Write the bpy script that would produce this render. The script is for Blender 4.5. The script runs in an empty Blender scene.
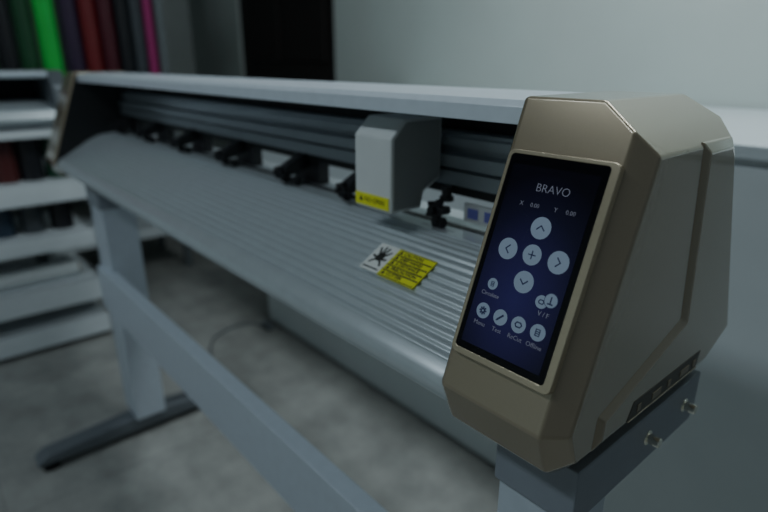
import bpy, bmesh, math, random
from mathutils import Vector, Matrix
random.seed(4)
C = bpy.context.scene.collection
H = 1.2   # camera height; z values "r" are relative to it

# ---------------------------------------------------------------- materials
def mat(name, col, rough=0.5, metal=0.0, noise=0.0, nscale=20.0, bump=0.0, emit=None, estr=0.0, coat=0.0, spec=0.5):
    m = bpy.data.materials.new(name); m.use_nodes = True
    nt = m.node_tree; b = nt.nodes['Principled BSDF']
    b.inputs['Base Color'].default_value = (*col, 1)
    b.inputs['Roughness'].default_value = rough
    b.inputs['Metallic'].default_value = metal
    b.inputs['Specular IOR Level'].default_value = spec
    b.inputs['Coat Weight'].default_value = coat
    b.inputs['Coat Roughness'].default_value = 0.05
    if emit:
        b.inputs['Emission Color'].default_value = (*emit, 1)
        b.inputs['Emission Strength'].default_value = estr
    if noise > 0 or bump > 0:
        tc = nt.nodes.new('ShaderNodeTexCoord')
        n = nt.nodes.new('ShaderNodeTexNoise'); n.inputs['Scale'].default_value = nscale
        n.inputs['Detail'].default_value = 6
        nt.links.new(tc.outputs['Object'], n.inputs['Vector'])
        if noise > 0:
            r = nt.nodes.new('ShaderNodeValToRGB')
            r.color_ramp.elements[0].position = 0.3; r.color_ramp.elements[1].position = 0.7
            r.color_ramp.elements[0].color = (*[c*(1-noise) for c in col], 1)
            r.color_ramp.elements[1].color = (*[min(1, c*(1+noise)) for c in col], 1)
            nt.links.new(n.outputs['Fac'], r.inputs['Fac'])
            nt.links.new(r.outputs['Color'], b.inputs['Base Color'])
        if bump > 0:
            bp = nt.nodes.new('ShaderNodeBump'); bp.inputs['Strength'].default_value = bump
            bp.inputs['Distance'].default_value = 0.002
            nt.links.new(n.outputs['Fac'], bp.inputs['Height'])
            nt.links.new(bp.outputs['Normal'], b.inputs['Normal'])
    return m

M = {}
M['gold'] = mat('champagne_paint', (0.37, 0.31, 0.22), 0.22, 0.50, noise=0.03, nscale=900, coat=0.8)
M['gold2'] = mat('champagne_bezel', (0.54, 0.46, 0.33), 0.20, 0.6, noise=0.02, nscale=400)
M['alu'] = mat('painted_aluminium', (0.66, 0.73, 0.80), 0.28, 0.2, noise=0.03, nscale=60)
M['platen'] = mat('ribbed_platen_metal', (0.56, 0.62, 0.65), 0.28, 0.45, noise=0.03, nscale=40)
M['rail'] = mat('rail_aluminium', (0.36, 0.40, 0.44), 0.30, 0.5, noise=0.03, nscale=80)
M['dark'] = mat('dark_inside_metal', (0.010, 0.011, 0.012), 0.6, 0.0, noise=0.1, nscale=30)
M['black'] = mat('black_plastic', (0.010, 0.010, 0.012), 0.42, 0.0, noise=0.1, nscale=60)
M['glass'] = mat('black_glass', (0.004, 0.004, 0.006), 0.10, 0.0, spec=0.2, noise=0.01, nscale=5)
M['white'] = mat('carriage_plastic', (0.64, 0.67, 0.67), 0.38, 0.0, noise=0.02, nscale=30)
M['white_shaded'] = mat('carriage_plastic_shaded', (0.30, 0.32, 0.32), 0.45, 0.0, noise=0.02, nscale=30)  # darker copy of the white carriage plastic, side shade put into the colour
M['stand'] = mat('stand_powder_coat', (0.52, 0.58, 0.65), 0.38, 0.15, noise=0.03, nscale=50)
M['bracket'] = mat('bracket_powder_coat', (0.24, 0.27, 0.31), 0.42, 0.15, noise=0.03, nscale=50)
M['foot'] = mat('foot_steel', (0.15, 0.17, 0.19), 0.4, 0.3, noise=0.05, nscale=50)
M['chrome'] = mat('chrome', (0.88, 0.85, 0.74), 0.16, 1.0, noise=0.02, nscale=50)
M['port'] = mat('port_recess_bronze', (0.05, 0.043, 0.03), 0.4, 0.3, noise=0.05, nscale=50)
M['portpiece'] = mat('port_piece_bronze', (0.24, 0.20, 0.14), 0.35, 0.5, noise=0.05, nscale=50)
M['yellow'] = mat('yellow_sticker', (0.74, 0.75, 0.03), 0.5, noise=0.04, nscale=60)
M['sticker'] = mat('white_sticker', (0.74, 0.76, 0.74), 0.45, noise=0.03, nscale=60)
M['strip'] = mat('white_setting_strip', (0.42, 0.44, 0.45), 0.45, noise=0.03, nscale=60)
M['ink'] = mat('black_ink', (0.012, 0.012, 0.010), 0.6, noise=0.05, nscale=60)
M['blueink'] = mat('blue_ink', (0.10, 0.10, 0.32), 0.6, noise=0.05, nscale=60)
M['paper'] = mat('white_media', (0.60, 0.64, 0.65), 0.5, noise=0.03, nscale=20)
M['btn'] = mat('screen_button', (0.05, 0.06, 0.08), 0.4, emit=(0.33, 0.47, 0.64), estr=0.25)
M['sym'] = mat('screen_symbol', (0.01, 0.01, 0.02), 0.4, emit=(0.03, 0.05, 0.16), estr=0.2)
M['txt'] = mat('screen_text', (0.04, 0.05, 0.07), 0.4, emit=(0.42, 0.46, 0.62), estr=0.18)

m = mat('screen_display', (0.004, 0.004, 0.007), 0.12, emit=(0.02, 0.03, 0.12), estr=0.28, spec=0.2)
nt = m.node_tree; b = nt.nodes['Principled BSDF']
tc = nt.nodes.new('ShaderNodeTexCoord'); mp = nt.nodes.new('ShaderNodeMapping')
mp.inputs['Location'].default_value = (-.047*13, .125*9.0, 0); mp.inputs['Scale'].default_value = (13, 9.0, 0)
ln = nt.nodes.new('ShaderNodeVectorMath'); ln.operation = 'LENGTH'
rp = nt.nodes.new('ShaderNodeValToRGB'); e = rp.color_ramp.elements
e[0].color = (0.038, 0.038, 0.190, 1); e[1].color = (0.003, 0.003, 0.008, 1)
x = e.new(0.40); x.color = (0.025, 0.024, 0.115, 1)
x = e.new(0.72); x.color = (0.010, 0.011, 0.038, 1)
nt.links.new(tc.outputs['Object'], mp.inputs[0]); nt.links.new(mp.outputs[0], ln.inputs[0])
nt.links.new(ln.outputs['Value'], rp.inputs['Fac']); nt.links.new(rp.outputs['Color'], b.inputs['Emission Color'])
M['display'] = m

# ---------------------------------------------------------------- helpers
PW = {}
def mkobj(name, bm, mats, parent=None, smooth=False, bevel=0.0, seg=2, label=None, mw=None, angle=35):
    me = bpy.data.meshes.new(name)
    bmesh.ops.recalc_face_normals(bm, faces=bm.faces)
    bm.to_mesh(me); bm.free()
    for mm in (mats if isinstance(mats, list) else [mats]): me.materials.append(mm)
    o = bpy.data.objects.new(name, me); C.objects.link(o)
    if smooth or bevel > 0:
        me.polygons.foreach_set('use_smooth', [True]*len(me.polygons))
        try: me.set_sharp_from_angle(angle=math.radians(angle))
        except Exception: pass
    if bevel > 0:
        md = o.modifiers.new('bevel', 'BEVEL'); md.width = bevel; md.segments = seg
        md.limit_method = 'ANGLE'; md.angle_limit = math.radians(20); md.harden_normals = True
    if mw is not None: o.matrix_world = mw
    if parent:
        o.parent = parent; o.matrix_parent_inverse = PW[parent.name].inverted()
    PW[o.name] = mw.copy() if mw is not None else Matrix.Identity(4)
    if label: o['label'] = label
    return o
def empty(name, loc, label, cat, group=None):
    o = bpy.data.objects.new(name, None); C.objects.link(o); o.location = loc
    o.empty_display_size = 0.1
    PW[o.name] = Matrix.Translation(loc); o['label'] = label; o['category'] = cat
    if group: o['group'] = group
    return o
def box(bm, x0, x1, y0, y1, z0, z1, mi=0):
    vs = [bm.verts.new((x, y, z)) for x in (x0, x1) for y in (y0, y1) for z in (z0, z1)]
    for f in [(0,1,3,2),(4,6,7,5),(0,4,5,1),(2,3,7,6),(0,2,6,4),(1,5,7,3)]:
        fc = bm.faces.new([vs[i] for i in f]); fc.material_index = mi
def loft(bm, secs, mi=0):
    rings = [[bm.verts.new((x, p[0], p[1])) for p in pr] for x, pr in secs]
    n = len(rings[0])
    for a, b2 in zip(rings[:-1], rings[1:]):
        for i in range(n):
            f = bm.faces.new((a[i], a[(i+1) % n], b2[(i+1) % n], b2[i])); f.material_index = mi
    f = bm.faces.new(rings[0]); f.material_index = mi
    f = bm.faces.new(rings[-1][::-1]); f.material_index = mi
def inset(pr, d):
    n = len(pr); out = []
    area = sum(pr[i][0]*pr[(i+1) % n][1]-pr[(i+1) % n][0]*pr[i][1] for i in range(n))
    sg = 1 if area > 0 else -1
    lines = []
    for i in range(n):
        a = Vector(pr[i]); b2 = Vector(pr[(i+1) % n]); t = (b2-a).normalized(); nn = Vector((-t.y, t.x))*sg
        lines.append((a+nn*d, t))
    for i in range(n):
        p, t = lines[i-1]; q, s = lines[i]
        den = t.x*s.y-t.y*s.x
        k = ((q.x-p.x)*s.y-(q.y-p.y)*s.x)/den
        out.append((p.x+t.x*k, p.y+t.y*k))
    return out
def cyl(bm, c, axis, r, h, n=24, r2=None, mi=0, star=0):
    axis = Vector(axis).normalized(); q = axis.to_track_quat('Z', 'Y'); c = Vector(c)
    r2 = r if r2 is None else r2
    def rr(i): return 1+star*math.cos(5*2*math.pi*i/n)
    a = [bm.verts.new(c+q @ Vector((r*rr(i)*math.cos(2*math.pi*i/n), r*rr(i)*math.sin(2*math.pi*i/n), 0))) for i in range(n)]
    b2 = [bm.verts.new(c+q @ Vector((r2*rr(i)*math.cos(2*math.pi*i/n), r2*rr(i)*math.sin(2*math.pi*i/n), h))) for i in range(n)]
    for i in range(n):
        f = bm.faces.new((a[i], a[(i+1) % n], b2[(i+1) % n], b2[i])); f.material_index = mi
    f = bm.faces.new(a[::-1]); f.material_index = mi
    f = bm.faces.new(b2); f.material_index = mi
def rrect(w0, w1, h0, h1, r, n=6):
    pts = []
    for cx, cy, a0 in ((w1-r, h1-r, 0), (w0+r, h1-r, 90), (w0+r, h0+r, 180), (w1-r, h0+r, 270)):
        for i in range(n+1):
            a = math.radians(a0+90*i/n); pts.append((cx+r*math.cos(a), cy+r*math.sin(a)))
    return pts
def prism(bm, pts, z0, z1, mi=0):
    a = [bm.verts.new((p[0], p[1], z0)) for p in pts]; b2 = [bm.verts.new((p[0], p[1], z1)) for p in pts]
    n = len(pts)
    for i in range(n):
        f = bm.faces.new((a[i], a[(i+1) % n], b2[(i+1) % n], b2[i])); f.material_index = mi
    f = bm.faces.new(a[::-1]); f.material_index = mi
    f = bm.faces.new(b2); f.material_index = mi
def ring(bm, po, pi, z0, z1, mi=0):
    n = len(po)
    V = [[bm.verts.new((p[0], p[1], z)) for p in pp] for pp, z in ((po, z0), (po, z1), (pi, z1), (pi, z0))]
    for k in range(4):
        a, b2 = V[k], V[(k+1) % 4]
        for i in range(n):
            f = bm.faces.new((a[i], a[(i+1) % n], b2[(i+1) % n], b2[i])); f.material_index = mi
def stroke(bm, pts, w, z0, z1, mi=0):
    for (ax, ay), (bx, by) in zip(pts[:-1], pts[1:]):
        d = Vector((bx-ax, by-ay)); d.normalize(); nx, ny = -d.y*w/2, d.x*w/2
        e0 = d*w*0.3
        prism(bm, [(ax-e0.x-nx, ay-e0.y-ny), (bx+e0.x-nx, by+e0.y-ny), (bx+e0.x+nx, by+e0.y+ny), (ax-e0.x+nx, ay-e0.y+ny)], z0, z1, mi)
def text_obj(name, s, size, mw, material, parent, align='CENTER', extrude=0.0001, squash=1.0, bold=0.0):
    cu = bpy.data.curves.new(name, 'FONT'); cu.body = s; cu.size = size; cu.align_x = align; cu.align_y = 'CENTER'
    cu.extrude = extrude; cu.resolution_u = 3; cu.offset = bold
    t = bpy.data.objects.new(name+'_tmp', cu); C.objects.link(t)
    dg = bpy.context.evaluated_depsgraph_get()
    me = bpy.data.meshes.new_from_object(t.evaluated_get(dg))
    bpy.data.objects.remove(t)
    me.transform(Matrix.Scale(squash, 4, (1, 0, 0)))
    me.materials.clear(); me.materials.append(material)
    o = bpy.data.objects.new(name, me); C.objects.link(o); o.matrix_world = mw
    o.parent = parent; o.matrix_parent_inverse = PW[parent.name].inverted()
    PW[o.name] = mw.copy()
    return o
def R(pr): return [(y, z+H) for y, z in pr]

# ================================================================= MAIN CUTTER
X0, X1 = -1.955, -0.312     # span between the end covers
cut = empty('vinyl_cutter', (-1.1, 0.5, 0), 'wide vinyl cutting plotter, champagne end covers, grey steel stand', 'cutting machine')

profA = R([(.439,-.029),(.588,-.029),(.612,-.056),(.722,-.303),(.645,-.343),(.372,-.341),(.357,-.333),(.3405,-.289)])
profB = R([(.4308,-.051),(.600,-.049),(.6145,-.062),(.722,-.303),(.645,-.343),(.372,-.341),(.357,-.333),(.3405,-.289)])
bm = bmesh.new()
loft(bm, [(-.316, inset(profA, .003)), (-.312, profA), (-.236, profA), (-.204, profB), (-.187, inset(profB, .019))])
near = mkobj('end_cover', bm, M['gold'], cut, bevel=.0065, seg=5, label='champagne end housing carrying the touch screen')
bm = bmesh.new()
pp = R([(.524,-.0655),(.590,-.0655),(.602,-.078),(.700,-.296),(.637,-.3235),(.398,-.3235),(.402,-.288),(.548,-.240)])
loft(bm, [(-.191, pp), (-.1872, pp), (-.1830, inset(pp, .0095))])
mkobj('side_panel', bm, M['gold'], near, bevel=.0030, seg=4)
bm = bmesh.new()
po = R([(.452,-.3145),(.606,-.3145),(.612,-.2965),(.462,-.2965)])
loft(bm, [(-.188, po), (-.1825, po)])
rec = mkobj('port_recess', bm, M['port'], near, bevel=.0004, label='dark recess with connector sockets')
for y0, y1 in ((.470,.477),(.500,.519),(.534,.541),(.563,.584),(.594,.602)):
    bm = bmesh.new(); box(bm, -.183, -.1818, y0, y1, H-.3110, H-.3035)
    mkobj('socket', bm, M['portpiece'], near, bevel=.0003)
bm = bmesh.new(); box(bm, -.184, -.1822, .455, .607, H-.3165, H-.3148)
mkobj('port_trim', bm, M['gold2'], near, bevel=.0003)

bm = bmesh.new()
loft(bm, [(-1.951, inset(profA, .003)), (-1.955, profA), (-2.031, profA), (-2.063, profB), (-2.080, inset(profB, .019))])
mkobj('end_cover', bm, M['gold'], cut, bevel=.005, seg=4)
bm = bmesh.new()
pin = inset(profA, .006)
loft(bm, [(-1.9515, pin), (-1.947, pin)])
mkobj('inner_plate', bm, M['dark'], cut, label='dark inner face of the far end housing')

bm = bmesh.new()
tcv = R([(.444,-.056),(.446,-.040),(.451,-.0335),(.53,-.030),(.588,-.032),(.606,-.048),(.612,-.075),(.607,-.075),(.600,-.052),(.584,-.040),(.456,-.041),(.449,-.056)])
loft(bm, [(X0, tcv), (X1, tcv)])
mkobj('top_cover', bm, M['alu'], cut, smooth=True, bevel=.001)

bm = bmesh.new(); box(bm, X0, X1, .600, .606, H-.165, H-.07)
mkobj('rear_panel', bm, M['dark'], cut)
bm = bmesh.new()
rp_ = R([(.572,-.090),(.599,-.090),(.599,-.158),(.555,-.158),(.555,-.139),(.567,-.1385),(.567,-.1345),(.555,-.134),(.555,-.118),(.574,-.117),(.574,-.109),(.566,-.108),(.566,-.096),(.572,-.095)])
loft(bm, [(X0, rp_), (X1, rp_)])
mkobj('guide_rail', bm, M['rail'], cut, bevel=.0005)
bm = bmesh.new()
rp2 = R([(.562,-.160),(.59,-.160),(.59,-.172),(.562,-.172)])
loft(bm, [(X0, rp2), (X1, rp2)])
mkobj('roller_bar', bm, M['dark'], cut, bevel=.001, label='lower dark bar holding the pinch rollers')

base = [(.625,-.214),(.53,-.213),(.49,-.2155),(.455,-.227),(.414,-.250),(.380,-.270),(.360,-.282),(.3475,-.297),(.351,-.314),(.368,-.322)]
def catmull(P, n):
    out = []
    for i in range(len(P)-1):
        p0 = Vector(P[max(i-1, 0)]); p1 = Vector(P[i]); p2 = Vector(P[i+1]); p3 = Vector(P[min(i+2, len(P)-1)])
        for k in range(n):
            t = k/n
            out.append(.5*((2*p1)+(-p0+p2)*t+(2*p0-5*p1+4*p2-p3)*t*t+(-p0+3*p1-3*p2+p3)*t**3))
    out.append(Vector(P[-1])); return out
cv = catmull(base, 60)
L = [0]
for a, b2 in zip(cv[:-1], cv[1:]): L.append(L[-1]+(b2-a).length)
def at(s):
    for i in range(len(L)-1):
        if L[i+1] >= s:
            t = (s-L[i])/max(1e-9, L[i+1]-L[i]); p = cv[i].lerp(cv[i+1], t); d = (cv[i+1]-cv[i]).normalized(); return p, Vector((d.y, -d.x))
    return cv[-1], Vector((0, -1))
N = 460; pl = []
for i in range(N+1):
    s = L[-1]*i/N; p, nn = at(s)
    if nn.y < 0: nn = -nn
    a = 0.0
    if .364 < p.x < .515 and p.y > -.281: a = -.0024*(0.5+0.5*math.cos(2*math.pi*s/.0122))**1.4
    q = p+nn*a
    pl.append((q.x, q.y+H))
pl += [(.625, H-.322)]
bm = bmesh.new(); loft(bm, [(X0, pl), (X1, pl)])
mkobj('platen', bm, M['platen'], cut, smooth=True, angle=60, label='ribbed aluminium feeding table with rounded front edge')
bm = bmesh.new(); box(bm, X0, X1, .548, .560, H-.216, H-.2120)
mkobj('cutting_strip', bm, M['black'], cut)
bm = bmesh.new(); box(bm, X0, X1, .40, .60, H-.338, H-.321)
mkobj('base_beam', bm, M['stand'], cut, bevel=.002)

def pinch(x, s=1.0):
    bm = bmesh.new()
    pr = R([(.560,-.156),(.568,-.166),(.562,-.184),(.538,-.194),(.514,-.194),(.508,-.186),(.518,-.176),(.538,-.166)])
    loft(bm, [(x-.011*s, pr), (x+.011*s, pr)])
    for dx in (-.027*s, .016*s):
        cyl(bm, (x+dx, .530, H-.204), (1, 0, 0), .0090, .011*s, 20)
    cyl(bm, (x-.026*s, .530, H-.204), (1, 0, 0), .004, .052*s, 12)
    cyl(bm, (x, .510, H-.189), (0, -1, .25), .0110*s, .010, 40, star=.2)
    cyl(bm, (x, .502, H-.187), (0, -1, .25), .005*s, .006, 16)
    box(bm, x-.040, x+.040, .565, .588, H-.213, H-.172)
    return mkobj('pinch_roller', bm, M['black'], cut, bevel=.0008)
RX = (-1.87, -1.63, -1.38, -1.13, -.88, -.69)
for x in RX: pinch(x, .95)
bm = bmesh.new()     # the roller beside the carriage: star knob on a short post
cyl(bm, (-.504, .545, H-.158), (0, 0, -1), .007, .020, 16)
cyl(bm, (-.504, .545, H-.172), (0, 0, -1), .010, .006, 20)
cyl(bm, (-.504, .530, H-.189), (0, -1, .2), .0125, .010, 40, star=.30)
cyl(bm, (-.504, .519, H-.187), (0, -1, .2), .006, .006, 20)
cyl(bm, (-.504, .548, H-.192), (0, -1, .2), .006, .02, 16)
cyl(bm, (-.512, .532, H-.206), (1, 0, 0), .008, .016, 20)
mkobj('pinch_roller', bm, M['black'], cut, bevel=.0006)
bm = bmesh.new(); box(bm, -.486, -.330, .561, .566, H-.205, H-.180)
lab = mkobj('setting_label', bm, M['strip'], cut, bevel=.0003, label='white strip with printed coloured marks')
for i in range(5):
    bm = bmesh.new(); x = -.479+.029*i; box(bm, x, x+.018, .5603, .5612, H-.200, H-.186)
    mkobj('printed_mark', bm, M['blueink'], lab)
for x in RX+(-.504,):
    bm = bmesh.new(); cyl(bm, (x-.03, .530, H-.2245), (1, 0, 0), .0118, .06, 24)
    mkobj('feed_drum', bm, M['rail'], cut, smooth=True)

bm = bmesh.new()
cp = R([(.460,-.187),(.460,-.090),(.484,-.067),(.551,-.067),(.551,-.150),(.520,-.165),(.515,-.187)])
loft(bm, [(-.597, cp), (-.522, cp)])
car = mkobj('carriage', bm, M['white'], cut, bevel=.0035, seg=3, label='white plastic blade carriage cover')
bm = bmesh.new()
cps = inset(cp, .0045); loft(bm, [(-.5228, cps), (-.5212, cps)])  # thin sheet added over the white side to paint it as shaded
mkobj('side_shade_plate', bm, M['white_shaded'], car, bevel=.0005, label='carriage side face with shade put into its colour')
bm = bmesh.new()
box(bm, -.5940, -.5255, .4588, .4600, H-.1830, H-.1665)
mkobj('warning_label', bm, M['yellow'], car)
mwt = Matrix(((1,0,0,-.5598),(0,0,-1,.4586),(0,1,0,H-.1746),(0,0,0,1)))
text_obj('label_text', '\u25B2 NO OPEN', .0092, mwt, M['ink'], car)

# ---- control panel
mw = Matrix(((1,0,0,-.3066),(0,.359,-.933,.4200),(0,.933,.359,H-.0775),(0,0,0,1)))
W_, H_ = .1000, .1860
bm = bmesh.new()
ring(bm, rrect(-.0025, W_+.0035, -H_-.0035, .0025, .006), rrect(.0012, W_-.0040, -H_+.0025, -.0012, .0035), -.002, .0055)
pan = mkobj('control_panel', bm, M['gold2'], near, bevel=.0009, mw=mw, label='raised champagne bezel around the touch screen')
bm = bmesh.new(); prism(bm, rrect(.0010, W_-.0038, -H_+.0023, -.0010, .0035), -.001, .0046)
mkobj('touch_screen', bm, M['glass'], pan, mw=mw, smooth=True, label='glossy black touch screen glass')
bm = bmesh.new(); prism(bm, rrect(.0060, W_-.0100, -H_+.009, -.010, .001), .0046, .0048)
mkobj('screen_display', bm, M['display'], pan, mw=mw, label='lit navy blue display image')
Zb = .0048
def T(u, t, z=Zb+.0003): return mw @ Matrix.Translation((u, -t, z))
def button(u, t, r, sym, cut_=False):
    bm = bmesh.new(); cyl(bm, (u, -t, Zb), (0, 0, 1), r, .0003, 40)
    z0, z1 = Zb+.0002, Zb+.0005; w = r*.12; k = r*.38
    def S(pts, ww=w):
        pts = [(u+p[0]*k, -t+p[1]*k) for p in pts]; stroke(bm, pts, ww, z0, z1, 1)
    if sym == 'up': S([(-1,-.45),(0,.55),(1,-.45)])
    if sym == 'down': S([(-1,.45),(0,-.55),(1,.45)])
    if sym == 'left': S([(.45,1),(-.55,0),(.45,-1)])
    if sym == 'right': S([(-.45,1),(.55,0),(-.45,-1)])
    if sym == 'plus': S([(-1,0),(1,0)]); S([(0,-1),(0,1)])
    if sym == 'gear':
        for i in range(8):
            a = i*math.pi/4; S([(.6*math.cos(a), .6*math.sin(a)), (1.25*math.cos(a), 1.25*math.sin(a))], w*1.8)
        cyl(bm, (u, -t, z0), (0, 0, 1), k*.85, .0003, 20, mi=1)
        cyl(bm, (u, -t, z0+.0002), (0, 0, 1), k*.35, .0003, 16, mi=0)
    if sym == 'pen': S([(-.9,-.9),(.9,.9)], w*2); S([(-1.3,-1.3),(-.7,-.9)])
    if sym == 'loop': S([(-1.2,.0),(-.7,.75),(.7,.75),(1.2,0)], w*1.3); S([(1.2,0),(.7,-.75),(-.7,-.75),(-1.2,0)], w*1.3)
    if sym == 'page': S([(-.7,-1),(-.7,1),(.7,1),(.7,-1),(-.7,-1)]); S([(-.4,.3),(.4,.3)]); S([(-.4,-.3),(.4,-.3)])
    return mkobj('screen_button', bm, [M['btn'], M['sym']], pan, mw=mw)
button(.0516, .0608, .0096, 'up'); button(.0510, .0845, .0090, 'plus'); button(.0260, .0850, .0096, 'left')
button(.0765, .0845, .0096, 'right'); button(.0510, .1086, .0096, 'down')
for u, s in ((.0200, 'gear'), (.0392, 'pen'), (.0584, 'loop'), (.0776, 'page')): button(u, .1445, .0071, s)
thin = -.00008
for u, s in ((.0200, 'Menu'), (.0392, 'Test'), (.0584, 'ReCut'), (.0776, 'Offline')):
    text_obj('screen_text', s, .0056, T(u, .1562), M['txt'], pan, bold=thin*.5)
text_obj('screen_text', 'BRAVO', .0102, T(.0520, .0280), M['txt'], pan, bold=thin*2)
text_obj('screen_text', 'X', .0056, T(.0260, .0435), M['txt'], pan, bold=thin*.7)
text_obj('screen_text', '0.00', .0052, T(.0395, .0435), M['txt'], pan, bold=thin*.7)
text_obj('screen_text', 'Y', .0056, T(.0600, .0435), M['txt'], pan, bold=thin*.7)
text_obj('screen_text', '0.00', .0052, T(.0740, .0435), M['txt'], pan, bold=thin*.7)
text_obj('screen_text', 'Circulate', .0052, T(.0222, .1285), M['txt'], pan)
text_obj('screen_text', 'V / F', .0056, T(.0775, .1290), M['txt'], pan)
button(.0216, .1190, .0052, 'page')
button(.0725, .1195, .0056, 'loop')
bm = bmesh.new(); cyl(bm, (.0808, -.1160, Zb+.0004), (0, 0, 1), .0064, .0003, 32, mi=1)
cyl(bm, (.0808, -.1160, Zb+.0005), (0, 0, 1), .0058, .0004, 32)
stroke(bm, [(.0808, -.1190), (.0808, -.1130)], .0012, Zb+.0006, Zb+.0011, 1); stroke(bm, [(.0785, -.1190), (.0831, -.1190)], .0012, Zb+.0006, Zb+.0011, 1)
mkobj('screen_button', bm, [M['btn'], M['sym']], pan, mw=mw)

# ---- stickers on the platen
p0 = Vector((0, .4545, H-.2272)); p1 = Vector((0, .4137, H-.2503))
dv = (p1-p0).normalized(); nn = Vector((1, 0, 0)).cross(-dv).normalized()
ms = Matrix(((1,0,0,-.530),(0,-dv.y,nn.y,p0.y+nn.y*.0020),(0,-dv.z,nn.z,p0.z+nn.z*.0020),(0,0,0,1)))
Ls = (p1-p0).length
bm = bmesh.new(); prism(bm, rrect(0, .035, -Ls, 0, .001, 2), -.0016, .0004)
stk = mkobj('warning_sticker', bm, M['sticker'], cut, mw=ms, label='white hazard pictogram sticker')
bm = bmesh.new(); Z0, Z1 = .0004, .0006
prism(bm, rrect(.011, .024, -.029, -.015, .004, 3), Z0, Z1)
for a_, b_ in (((.013,-.018),(.007,-.008)), ((.016,-.017),(.0145,-.005)), ((.019,-.017),(.0215,-.006)), ((.022,-.020),(.0290,-.011)), ((.013,-.025),(.005,-.022)), ((.022,-.026),(.030,-.024)), ((.014,-.026),(.007,-.034)), ((.021,-.027),(.028,-.035))):
    stroke(bm, [a_, b_], .0030, Z0, Z1)
stroke(bm, [(.004, -Ls+.005), (.031, -Ls+.005)], .0022, Z0, Z1)
mkobj('pictogram', bm, M['ink'], stk, mw=ms)
bm = bmesh.new(); prism(bm, rrect(.0355, .100, -Ls, 0, .001, 2), -.0016, .0004)
stk = mkobj('warning_sticker', bm, M['yellow'], cut, mw=ms, label='yellow caution text sticker')
bm = bmesh.new()
for i in range(0, 6): stroke(bm, [(.0372, -.0012-i*.0089), (.0983, -.0012-i*.0089)], .0018 if 0 < i < 5 else .0010, .0004, .0006)
mkobj('sticker_rule', bm, M['ink'], stk, mw=ms)
for i, s in enumerate(('\u25B2 CAUTION', '\u25B2 KEEP HAND', '\u25B2 A DISTANCE', '\u25B2 PRECAUTION', '\u25B2 CUTTER')):
    text_obj('sticker_text', s, .0066, ms @ Matrix.Translation((.0385, -.0056-i*.0089, .0005)), M['ink'], stk, align='LEFT', bold=.0002, squash=1.1)

# ---- stand
def leg(x0, x1, y1):
    bm = bmesh.new(); box(bm, x0, x1, .395, y1, .075, H-.345)
    mkobj('leg', bm, M['stand'], cut, bevel=.003, label='grey square steel stand column')
leg(-.277, -.193, .460); leg(-1.835, -1.715, .490)
def foot(x):
    bm = bmesh.new(); pr = [(.10,.028),(.105,.045),(.13,.06),(.40,.078),(.51,.078),(.66,.062),(.685,.045),(.69,.028)]
    loft(bm, [(x-.032, pr), (x+.032, pr)])
    o = mkobj('foot', bm, M['foot'], cut, bevel=.006, seg=3, label='dark steel floor foot bar')
    for y in (.14, .65):
        bm = bmesh.new(); cyl(bm, (x, y, 0), (0, 0, 1), .026, .014, 20); cyl(bm, (x, y, .013), (0, 0, 1), .008, .02, 12)
        mkobj('levelling_foot', bm, M['black'], o, bevel=.001)
foot(-.235); foot(-1.765)
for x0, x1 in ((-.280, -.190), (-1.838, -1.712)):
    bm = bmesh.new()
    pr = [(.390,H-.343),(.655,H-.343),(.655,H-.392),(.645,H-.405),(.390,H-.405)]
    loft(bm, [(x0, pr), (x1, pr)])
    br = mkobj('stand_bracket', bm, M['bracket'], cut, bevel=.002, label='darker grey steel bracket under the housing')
    if x0 > -1:
        for y in (.53, .62):
            bm = bmesh.new(); cyl(bm, (x1-.001, y, H-.374), (1, 0, 0), .0085, .002, 20); cyl(bm, (x1, y, H-.374), (1, 0, 0), .0056, .013, 16)
            mkobj('bolt', bm, M['chrome'], br, bevel=.0008)
bm = bmesh.new(); box(bm, -1.815, -.270, .378, .410, H-.735, H-.600)
mkobj('crossbar', bm, M['stand'], cut, bevel=.002, label='long grey steel cross beam joining the legs')

# ================================================================= ROOM
def struct(o): o['kind'] = 'structure'; return o
fm = bpy.data.materials.new('mottled_concrete_floor'); fm.use_nodes = True; nt = fm.node_tree; b = nt.nodes['Principled BSDF']
tc = nt.nodes.new('ShaderNodeTexCoord')
n1 = nt.nodes.new('ShaderNodeTexNoise'); n1.inputs['Scale'].default_value = 5.5; n1.inputs['Detail'].default_value = 10; n1.inputs['Roughness'].default_value = .66
r1 = nt.nodes.new('ShaderNodeValToRGB'); r1.color_ramp.elements[0].position = .30; r1.color_ramp.elements[1].position = .70
r1.color_ramp.elements[0].color = (.205,.210,.200,1); r1.color_ramp.elements[1].color = (.385,.39,.37,1)
bk = nt.nodes.new('ShaderNodeTexBrick'); bk.offset = 0; bk.inputs['Scale'].default_value = 1.0
bk.inputs['Brick Width'].default_value = 1.6; bk.inputs['Row Height'].default_value = 1.6; bk.inputs['Mortar Size'].default_value = .003
bk.inputs['Color1'].default_value = (1,1,1,1); bk.inputs['Color2'].default_value = (.96,.96,.96,1); bk.inputs['Mortar'].default_value = (.8,.8,.8,1)
mx = nt.nodes.new('ShaderNodeMix'); mx.data_type = 'RGBA'; mx.blend_type = 'MULTIPLY'; mx.inputs[0].default_value = 1
nt.links.new(tc.outputs['Object'], n1.inputs['Vector']); nt.links.new(tc.outputs['Object'], bk.inputs['Vector'])
nt.links.new(n1.outputs['Fac'], r1.inputs['Fac']); nt.links.new(r1.outputs['Color'], mx.inputs[6]); nt.links.new(bk.outputs['Color'], mx.inputs[7])
nt.links.new(mx.outputs[2], b.inputs['Base Color']); b.inputs['Roughness'].default_value = .5
bm = bmesh.new(); box(bm, -5.6, 2.6, -2.9, 2.3, -.08, 0)
struct(mkobj('floor', bm, fm))
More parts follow.
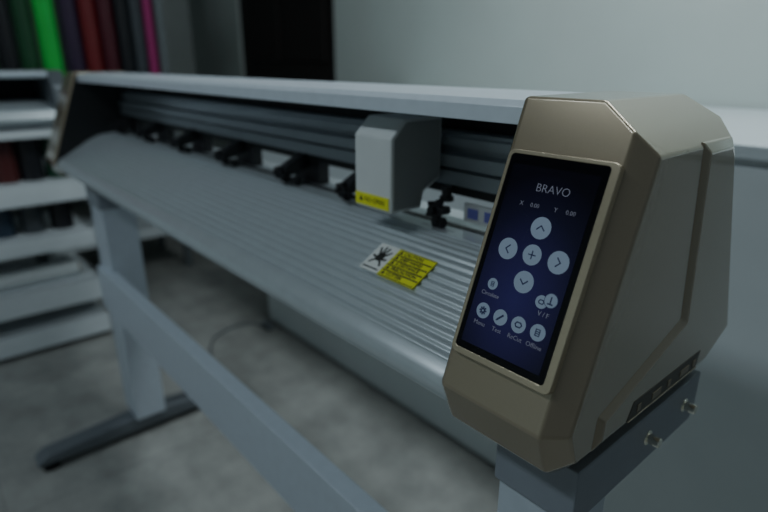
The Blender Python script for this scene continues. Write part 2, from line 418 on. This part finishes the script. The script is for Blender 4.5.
wallm = mat('painted_wall', (.57,.63,.605), .75, noise=.03, nscale=3, bump=.1)
ceilm = mat('ceiling_paint', (.38,.40,.40), .8, noise=.02, nscale=4)
bm = bmesh.new(); box(bm, -2.9, 2.6, 2.1, 2.25, 0, 2.9); box(bm, -5.5, -4.12, 2.1, 2.25, 0, 2.9); box(bm, -4.12, -2.9, 2.1, 2.25, 2.25, 2.9)
struct(mkobj('wall_back', bm, wallm))
bm = bmesh.new(); box(bm, -5.5, 2.6, -2.9, -2.75, 0, 2.9)
struct(mkobj('wall_front', bm, wallm))
bm = bmesh.new(); box(bm, -5.6, -5.5, -2.9, 2.25, 0, 2.9)
struct(mkobj('wall_left', bm, mat('painted_wall_shaded', (.20,.23,.23), .8, noise=.03, nscale=3)))  # same wall paint darkened, the far end's dimness put into the colour
bm = bmesh.new(); box(bm, -4.62, -4.42, 1.62, 1.86, 0, 2.9)
struct(mkobj('trim_1', bm, mat('pillar_paint', (.36,.39,.38), .7, noise=.03, nscale=5), bevel=.005))
bm = bmesh.new(); box(bm, -5.6, 2.6, -2.9, 2.25, 2.9, 3.0)
struct(mkobj('ceiling', bm, ceilm))
dm = mat('dark_brown_door', (.018,.014,.013), .5, noise=.15, nscale=8)
bm = bmesh.new(); box(bm, -4.12, -2.9, 2.12, 2.17, .005, 2.25); box(bm, -4.0, -3.56, 2.105, 2.12, 1.2, 2.1); box(bm, -3.46, -3.02, 2.105, 2.12, 1.2, 2.1)
box(bm, -4.0, -3.56, 2.105, 2.12, .15, 1.1); box(bm, -3.46, -3.02, 2.105, 2.12, .15, 1.1)
struct(mkobj('door_1', bm, dm, bevel=.004))

cabm = mat('cabinet_laminate', (.66,.71,.73), .5, noise=.02, nscale=10)
topm = mat('cabinet_top_laminate', (.62,.68,.71), .4, noise=.02, nscale=10)
cab = empty('storage_counter', (-.4, 1.6, 0), 'long pale grey laminate counter standing against the wall', 'counter')
bm = bmesh.new(); box(bm, -2.25, 1.55, 1.20, 2.08, .0, 1.03)
mkobj('body', bm, cabm, cab, bevel=.004)
bm = bmesh.new(); box(bm, -2.27, 1.57, 1.17, 2.09, 1.03, 1.058)
mkobj('worktop', bm, topm, cab, bevel=.004)
for x0, x1 in ((-2.24, -.703), (-.697, 1.54)):
    bm = bmesh.new(); box(bm, x0, x1, 1.184, 1.20, .015, 1.015)
    mkobj('door', bm, cabm, cab, bevel=.003)

rackm = mat('rack_white_metal', (.66,.71,.74), .42, noise=.03, nscale=20)
rackd = mat('rack_grey_metal', (.14,.16,.17), .5, noise=.05, nscale=20)
def rack(x0, x1, y0, y1, decks, top, label, pin_=0.0, dx=1.0):
    rk = empty('storage_rack', ((x0+x1)/2, (y0+y1)/2, 0), label, 'shelf')
    for x in (x0, x1-.04-pin_*dx):
        for y in (y0+pin_, y1-.04-pin_):
            bm = bmesh.new(); box(bm, x, x+.04, y, y+.04, 0, top); mkobj('post', bm, rackd, rk, bevel=.003)
    for z, t in decks:
        bm = bmesh.new(); box(bm, x0+.002, x1+.010, y0-.002, y1+.002, z-.02, z); box(bm, x1-.012, x1+.012, y0-.004, y1+.004, z-t, z)
        box(bm, x0+.002, x1-.012, y1-.012, y1+.004, z-t, z)
        mkobj('shelf', bm, rackm, rk, bevel=.003)
    return rk
rack(-3.05, -2.60, -1.15, .55, [(.115,.09),(.29,.10),(.515,.07),(.735,.085),(.945,.03)], .945, 'white steel rack with thick shelves holding rolls and a cutter', pin_=.14, dx=2.1)
rack(-3.75, -3.25, -1.0, 1.22, [(.29,.06),(.68,.05),(1.12,.04),], 1.95, 'tall grey steel rack with coloured vinyl rolls standing upright')

def vinyl(x, y, z, r, h, col, group='upright vinyl rolls on the tall rack', lab='upright roll of coloured vinyl film', cname='x'):
    key = 'vinyl_'+cname
    if key not in M: M[key] = mat('vinyl_film_'+cname, col, .3, noise=.05, nscale=15)
    if 'core' not in M: M['core'] = mat('cardboard_core', (.35,.27,.18), .8, noise=.1, nscale=30)
    bm = bmesh.new(); cyl(bm, (x, y, z), (0, 0, 1), r, h, 24)
    cyl(bm, (x, y, z+h-.001), (0, 0, 1), r*.55, .008, 20, mi=1)
    o = mkobj('vinyl_roll', bm, [M[key], M['core']], None, bevel=.003)
    o['label'] = cname.replace('_', ' ')+' '+lab; o['category'] = 'vinyl roll'; o['group'] = group
    return o
cols = [('dark_green',(.01,.05,.02)),('black',(.012,.012,.016)),('forest_green',(.01,.07,.025)),('bright_green',(.025,.56,.07)),('dark_purple',(.04,.02,.055)),('red',(.18,.014,.018)),('burgundy',(.085,.010,.020)),('black',(.012,.012,.016)),('dark_grey',(.06,.07,.08)),('magenta',(.46,.04,.20))]
ys = [.395,.48,.565,.665,.770,.860,.945,1.025,1.100,1.170]
rs = [.040,.040,.040,.048,.044,.042,.040,.037,.035,.029]
for (cn, cc), y, r in zip(cols, ys, rs):
    vinyl(-3.34, y, 1.121, r, .78, cc, cname=cn)
for i, (cn, cc) in enumerate(random.sample(cols, 8)):
    vinyl(-3.38, .28-.115*i, 1.121, .048, .76, cc, cname=cn)
lower = [('dull_green',(.012,.05,.028)),('black',(.012,.012,.016)),('dull_red',(.08,.018,.018)),('black',(.012,.012,.016)),('dark_grey',(.06,.07,.08)),('dull_green',(.012,.05,.028)),('black',(.012,.012,.016)),('dull_blue',(.03,.05,.08))]
for i in range(16):
    cn, cc = lower[i % 8]
    vinyl(-2.70, .48-.092*i, .7355, .044, .17, cc, group='short rolls on the white rack', cname=cn)
for i in range(13):
    cn, cc = lower[(i*3+1) % 8]
    vinyl(-2.70, .46-.11*i, .5155, .044, .12, cc, group='short rolls on the white rack lower shelf', cname=cn)
for x, z, r in ((-2.68, .2905, .040),):
    bm = bmesh.new(); cyl(bm, (x, -1.05, z+r), (0, 1, 0), r, 1.53, 28); cyl(bm, (x, -1.06, z+r), (0, 1, 0), r*.5, 1.55, 20, mi=1)
    o = mkobj('media_roll', bm, [M['paper'], M['core']], None, bevel=.002)
    o['label'] = 'long white media roll lying on a rack shelf'; o['category'] = 'paper roll'

c2 = empty('vinyl_cutter', (-2.85, -.3, .945), 'grey vinyl cutter resting on the white rack', 'cutting machine')
def ext_y(bm, pr, y0, y1):
    a = [bm.verts.new((p[0], y0, p[1])) for p in pr]; b2 = [bm.verts.new((p[0], y1, p[1])) for p in pr]; n = len(pr)
    for i in range(n): bm.faces.new((a[i], a[(i+1) % n], b2[(i+1) % n], b2[i]))
    bm.faces.new(a[::-1]); bm.faces.new(b2)
bm = bmesh.new(); ext_y(bm, [(-2.98,1.165),(-2.66,1.165),(-2.645,1.150),(-2.66,1.140),(-2.96,1.140)], -1.1, .50)
mkobj('top_cover', bm, M['alu'], c2, bevel=.002)
bm = bmesh.new(); ext_y(bm, [(-2.98,1.045),(-2.74,1.045),(-2.62,1.02),(-2.60,.985),(-2.62,.960),(-2.98,.946)], -1.1, .50)
mkobj('platen', bm, M['platen'], c2, bevel=.004)
bm = bmesh.new(); ext_y(bm, [(-2.98,1.046),(-2.93,1.046),(-2.93,1.139),(-2.98,1.139)], -1.1, .50)
mkobj('rear_panel', bm, M['dark'], c2)
bm = bmesh.new(); ext_y(bm, [(-2.99,1.17),(-2.67,1.17),(-2.61,1.11),(-2.59,.98),(-2.62,.947),(-2.99,.947)], .50, .56)
mkobj('end_cover', bm, M['foot'], c2, bevel=.01)
bm = bmesh.new(); box(bm, -2.93, -2.80, .12, .2, 1.045, 1.135)
mkobj('carriage', bm, M['white'], c2, bevel=.005)

# power adapter with its cord
ad = empty('power_adapter', (-2.14, 1.14, 0), 'small black power adapter with thin cord on the floor', 'adapter')
bm = bmesh.new(); box(bm, -2.20, -2.14, 1.115, 1.150, 0.0, .030)
mkobj('adapter_body', bm, M['foot'], ad, bevel=.006)
ctrl = [(-2.06,.80),(-2.22,.88),(-2.28,1.00),(-2.26,1.10),(-2.17,1.125)]
pts = catmull(ctrl, 10); bm = bmesh.new(); prev = None
for i, p in enumerate(pts):
    d = (pts[min(i+1, len(pts)-1)]-pts[max(i-1, 0)]).normalized(); nx = Vector((-d.y, d.x, 0)); zc = .006
    rg = [bm.verts.new(Vector((p.x, p.y, zc))+nx*.004*math.cos(k*math.pi/4)+Vector((0, 0, .004*math.sin(k*math.pi/4)))) for k in range(8)]
    if prev:
        for k in range(8): bm.faces.new((prev[k], prev[(k+1) % 8], rg[(k+1) % 8], rg[k]))
    prev = rg
mkobj('cord', bm, M['foot'], ad, smooth=True)

# ---------------------------------------------------------------- lights
lampm = mat('lamp_housing', (.6,.6,.6), .4, noise=.02, nscale=10)
tube = mat('lamp_tube', (.8,.8,.8), .4, emit=(.80,.92,.97), estr=2.5)
def ceiling_lamp(x, y, L_, power, col=(.80,.92,1.0), w=.30, alongx=True):
    e0 = empty('ceiling_lamp', (x, y, 2.88), 'white fluorescent ceiling lamp', 'ceiling lamp')
    bm = bmesh.new()
    a, b2 = (L_/2, w/2) if alongx else (w/2, L_/2)
    box(bm, x-a, x+a, y-b2, y+b2, 2.84, 2.898); mkobj('lamp_housing', bm, lampm, e0, bevel=.005)
    bm = bmesh.new(); box(bm, x-a+.02, x+a-.02, y-b2+.02, y+b2-.02, 2.825, 2.84); mkobj('lamp_tube', bm, tube, e0)
    l = bpy.data.lights.new('ceiling_light', 'AREA'); l.shape = 'RECTANGLE'; l.size = 2*a; l.size_y = 2*b2; l.energy = power; l.color = col
    o = bpy.data.objects.new('ceiling_light', l); C.objects.link(o); o.location = (x, y, 2.815)
ceiling_lamp(-.5, 1.25, 1.2, 26, col=(.84,.94,.97))
ceiling_lamp(-1.1, -1.2, 1.5, 22)

w = bpy.data.worlds.new('world'); bpy.context.scene.world = w; w.use_nodes = True
bg = w.node_tree.nodes['Background']; bg.inputs[0].default_value = (.62,.75,.84,1); bg.inputs[1].default_value = .10

# ---------------------------------------------------------------- camera
cam = bpy.data.cameras.new('camera'); co = bpy.data.objects.new('camera', cam); C.objects.link(co)
cam.sensor_width = 36; cam.lens = 555/768*36; cam.clip_start = .01
th = math.radians(19.27); ya = math.radians(40.66)
f = Vector((-math.cos(ya)*math.cos(th), math.sin(ya)*math.cos(th), -math.sin(th)))
co.location = (0, 0, H); co.rotation_euler = f.to_track_quat('-Z', 'Y').to_euler()
cam.dof.use_dof = True; cam.dof.focus_distance = .50; cam.dof.aperture_fstop = 3.1
bpy.context.scene.camera = co
